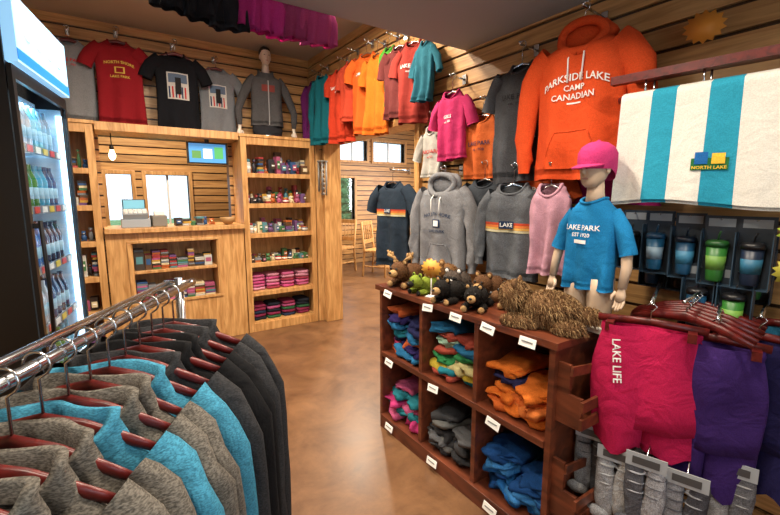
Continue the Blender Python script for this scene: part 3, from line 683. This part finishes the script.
for x in (-.22,.3): B.tube([(x,-.0,.005),(x,.285 if x<0 else .225,.005)],.007,CHROME,8)
B.rbox((0,.0,.075),(.60,.035,.03),HANG); B.rbox((.05,.09,.09),(.60,.035,.03),HANG)
for x in (-.18,0,.2): B.tube([(x,0,.07),(x,0,.0)],.004,CHROME,6); B.tube([(x,.09,.08),(x,.085,.0)],.004,CHROME,6)
B.build((1.73,.65,1.765),RW+.12)

def tumbler(loc,rz,c,lid,band):
    B=Bd('packaged_travel_tumbler'); m1=plain(c,.4); m2=plain(lid,.4); sc=.82; B.M=Matrix.Scale(sc,4)
    B.rbox((0,.045,.135),(.12,.004,.07),plain('#24303e',.5)); B.rbox((0,.042,.14),(.095,.002,.035),plain('#8c949c',.5))
    B.rbox((0,.045,-.0),(.12,.003,.25),plain('#22303e',.5))
    for q in (-1,1): B.rbox((q*.06,.02,-.01),(.004,.05,.23),plain('#2c4254',.4))
    B.rbox((0,.02,-.128),(.12,.05,.005),plain('#2c4254',.4))
    B.lathe((0,0,-.11),[(.026,0),(.03,.006),(.038,.15)],m1,20); B.lathe((0,0,-.06),[(.0335,0),(.0365,.06)],plain(band,.5),20)
    B.lathe((0,0,.04),[(.041,0),(.042,.016),(.036,.024),(.02,.028)],m2,20); B.tube([(0,0,.06),(.004,0,.09),(.010,-.01,.105)],.004,m2,8)
    B.tube([(0,.02,.155),(0,(2.0-loc[0])/sc,.155)],.003,CHROME,6)
    B.build(loc,rz)
for i,(x,y,z,c,l_,bd) in enumerate(((1.82,.89,1.20,'#14181e','#0c0c0e','#1e3850'),(1.80,.785,1.20,'#1a5476','#123a58','#7c94a4'),(1.80,.68,1.195,'#184a6c','#0c1a2a','#387a9c'),(1.78,.575,1.19,'#2a6a28','#1a4a1c','#64903c'),(1.78,.475,1.19,'#16243a','#101014','#2e6c8c'),(1.92,.84,1.12,'#1a3c5a','#101014','#6c808e'),(1.92,.73,1.12,'#101418','#101014','#2e6c8c'),(1.92,.62,1.12,'#205074','#101014','#98a0a8'),(1.92,.50,1.12,'#225e2e','#101014','#98a0a8'),(1.78,.62,1.01,'#1a4a6c','#101014','#5a90a8'),(1.78,.51,1.01,'#2e7228','#101014','#70a040'))):
    tumbler((x,y,z),RW+.1,c,l_,bd)

def pants(name,loc,rz,mat,W=.16,H=.48,seed=1,txt=None,wb=None,L=.3):
    B=Bd(name); N=40
    def f(x,z): return .014*sin(x*34+seed+z*3)+.045*noise.noise(Vector((x*8,z*4,seed*2.2)))
    rings=[[(W*k*cos(2*pi*j/N),.042*sin(2*pi*j/N)+f(W*k*cos(2*pi*j/N),z),z) for j in range(N)] for z,k in ((0,.86),(-.02,.88),(-.035,.86),(-.06,.9),(-.09,.94),(-.14,1),(-.18,1.02),(-.23,1.02),(-.3,.99),(-.36,.95))]
    B.loft(rings[:3],wb or mat); B.loft(rings[2:],mat,(False,True))
    for q in (-1,1):
        B.loft([[(q*W*.46+W*.52*k*cos(2*pi*j/24),.04*sin(2*pi*j/24)+f(q*W*.5+W*.5*cos(2*pi*j/24),z)+.012*q,z+.03*noise.noise(Vector((j*.3,seed,q)))) for j in range(24)] for z,k in ((-.22,1),(-.3,1.0),(-.38,.96),(-H,.92))],mat)
    sf=lambda x,z:-.042*sqrt(max(0,1-(x/W/1.05)**2))+f(x,z)
    if txt: ptext(B,sf,txt,.036,-.12,WH,-.085,0,.012,-pi/2+.1)
    B.tube([(-W*.95,0,.008),(0,0,.016),(W*.95,0,.008)],.014,HANG,8,True,.6)
    for q in (-1,1): B.rbox((q*W*.7,0,-.008),(.025,.1,.03),HANG)
    B.tube([(0,0,.01),(0,0,.05),(.015,0,.07),(0,0,.085),(-.015,0,.07)],.0025,CHROME,6)
    B.tube([(0,-.04,.088),(0,L,.088)],.006,CHROME,8)
    return B.build(loc,rz)
pants('sweat_shorts',(1.52,.655,.955),RW+.35,fab('#b81c4c',.12,.35),.17,.45,2,'LAKE LIFE',L=.46)
pants('sweat_shorts',(1.63,.50,.92),RW+.3,fab('#3a2260',.12,.35),.145,.52,5,None,L=.38)
pants('sweat_shorts',(1.74,.42,.93),RW+.2,fab('#221e4a',.12,.35),.15,.52,8,None,L=.25)
pants('sweat_shorts',(1.85,.38,.96),RW+.1,fab('#246484',.12,.35),.12,.4,9,None,L=.14)
B=Bd('wooden_hanger_bundle')
for k in range(6):
    B.M=Matrix.Translation((0,.036*k,.002*k))@Matrix.Rotation(.09*(k-3),4,'Z')
    B.tube([(-.19,0,-.035),(-.1,0,-.006),(0,0,.01),(.1,0,-.006),(.19,0,-.035)],[.010,.015,.018,.015,.010],HANG,8,True,.55)
    B.tube([(0,0,.01),(0,0,.04),(.013,0,.052),(0,0,.064),(-.012,0,.054)],.0025,CHROME,6)
B.M=Matrix.Identity(4); B.tube([(0,-.05,.068),(0,.39,.068)],.006,CHROME,8)
B.build((1.60,.58,.985),RW+.15)
PL=plain('#a8acb0',.3)
def bag(loc,rz,c,c2):
    B=Bd('packaged_sock_set'); s_=loc[1]*40
    for q in (-1,1):
        B.ell((q*.03,0,-.12),(.032,.022,.13),fab(c if q<0 else c2,.3,.6),20,16,Matrix.Rotation(q*.05,3,'Y'),.22,s_+q,.7)
        for k in range(3): B.ell((q*.03,-.002,-.04-.035*k),(.033,.0235,.005),fab(c2 if q<0 else c,.2),18,6,None,.05,s_)
        B.ell((q*.045,-.012,-.235),(.04,.022,.024),fab(c if q<0 else c2,.3,.6),16,10,None,.2,s_)
    B.rbox((0,-.02,.01),(.12,.004,.05),PL); B.rbox((0,-.0235,.01),(.08,.002,.025),plain('#4a4a4c',.4)); B.tube([(0,-.02,.03),(0,2.0-loc[0],.03)],.003,CHROME,6); B.build(loc,rz)
for i,(x,y,c,c2) in enumerate(((1.48,.80,'#7a7a7c','#48484c'),(1.46,.70,'#98989a','#b0b0b0'),(1.46,.60,'#5a5a60','#a0a0a4'),(1.52,.50,'#88888c','#4a4a50'),(1.62,.76,'#68686c','#b0b0b0'),(1.62,.64,'#a0a0a0','#58585c'),(1.66,.42,'#a0a0a0','#68686c'))):
    bag((x,y,.50-.03*(i%2)),RW+.3,c,c2)
for i in range(4): bag((1.86,.28+.12*i,.75-.05*(i%2)),RW,('#2a7898','#909090','#808088','#3a5a90')[i],'#888888')

# ------------------------------------------------ lights
def area(name,loc,rot,e,col,sx,sy=None,spread=180):
    L=bpy.data.lights.new(name,'AREA'); L.shape='RECTANGLE' if sy else 'DISK'; L.size=sx
    if sy: L.size_y=sy
    L.energy=e; L.color=col; L.spread=radians(spread)
    o=bpy.data.objects.new(name,L); o.location=loc; o.rotation_euler=rot; bpy.context.scene.collection.objects.link(o); return o
def can(x,y,z,e,col=(1,.87,.70),size=.17,rot=(0,0,0),sp=160):
    B=Bd('recessed_downlight'); B.lathe((0,0,-.012),[(.09,.012),(.095,0),(.075,0),(.07,.008)],WHITE,24); B.build((x,y,z))
    area('recessed_downlight_lamp',(x,y,z-.02),rot,e,col,size,None,sp)
for x,y,e in ((1.15,.35,16),(1.15,1.2,20),(.3,.9,16),(-.4,.2,12)): can(x,y,2.32,e,rot=(0,radians(12) if x>1 else 0,0))
for x,y,e in ((.3,2.5,42),(1.2,2.6,42),(-.6,2.5,16),(.8,2.95,32)): can(x,y,HZ,e,sp=170)
for x,y,e in ((.4,5.2,60),(3.2,3.6,60),(4.6,5.4,90),(3.2,5.6,70)): can(x,y,HZ,e,(1,.85,.66),sp=165)
area('added_front_fill',(.1,-1.2,1.4),(radians(90),0,pi),44,(.96,.97,1),2.1,1.3)  # added fill lamp out of view, standing in for daylight at the front
area('hall_window_daylight',(6.4,4.5,1.55),(radians(90),0,radians(90)),130,(.9,.95,1),1.9,1.2)
area('cooler_light',(-.42,2.54,1.8),(0,0,0),10,(.75,.92,1),.4)
w=bpy.data.worlds.new('sky_world'); bpy.context.scene.world=w; w.use_nodes=True
bg=w.node_tree.nodes['Background']; bg.inputs[0].default_value=(.78,.9,1,1); bg.inputs[1].default_value=2.2

cam=bpy.data.cameras.new('camera'); cam.lens=420/780*36; cam.sensor_width=36; cam.clip_start=.02
co=bpy.data.objects.new('camera',cam); co.location=(0,0,1.4); co.rotation_euler=(radians(90-8.4),0,radians(-34)); bpy.context.scene.collection.objects.link(co)
bpy.context.scene.camera=co
bpy.context.scene.view_settings.view_transform='Standard'
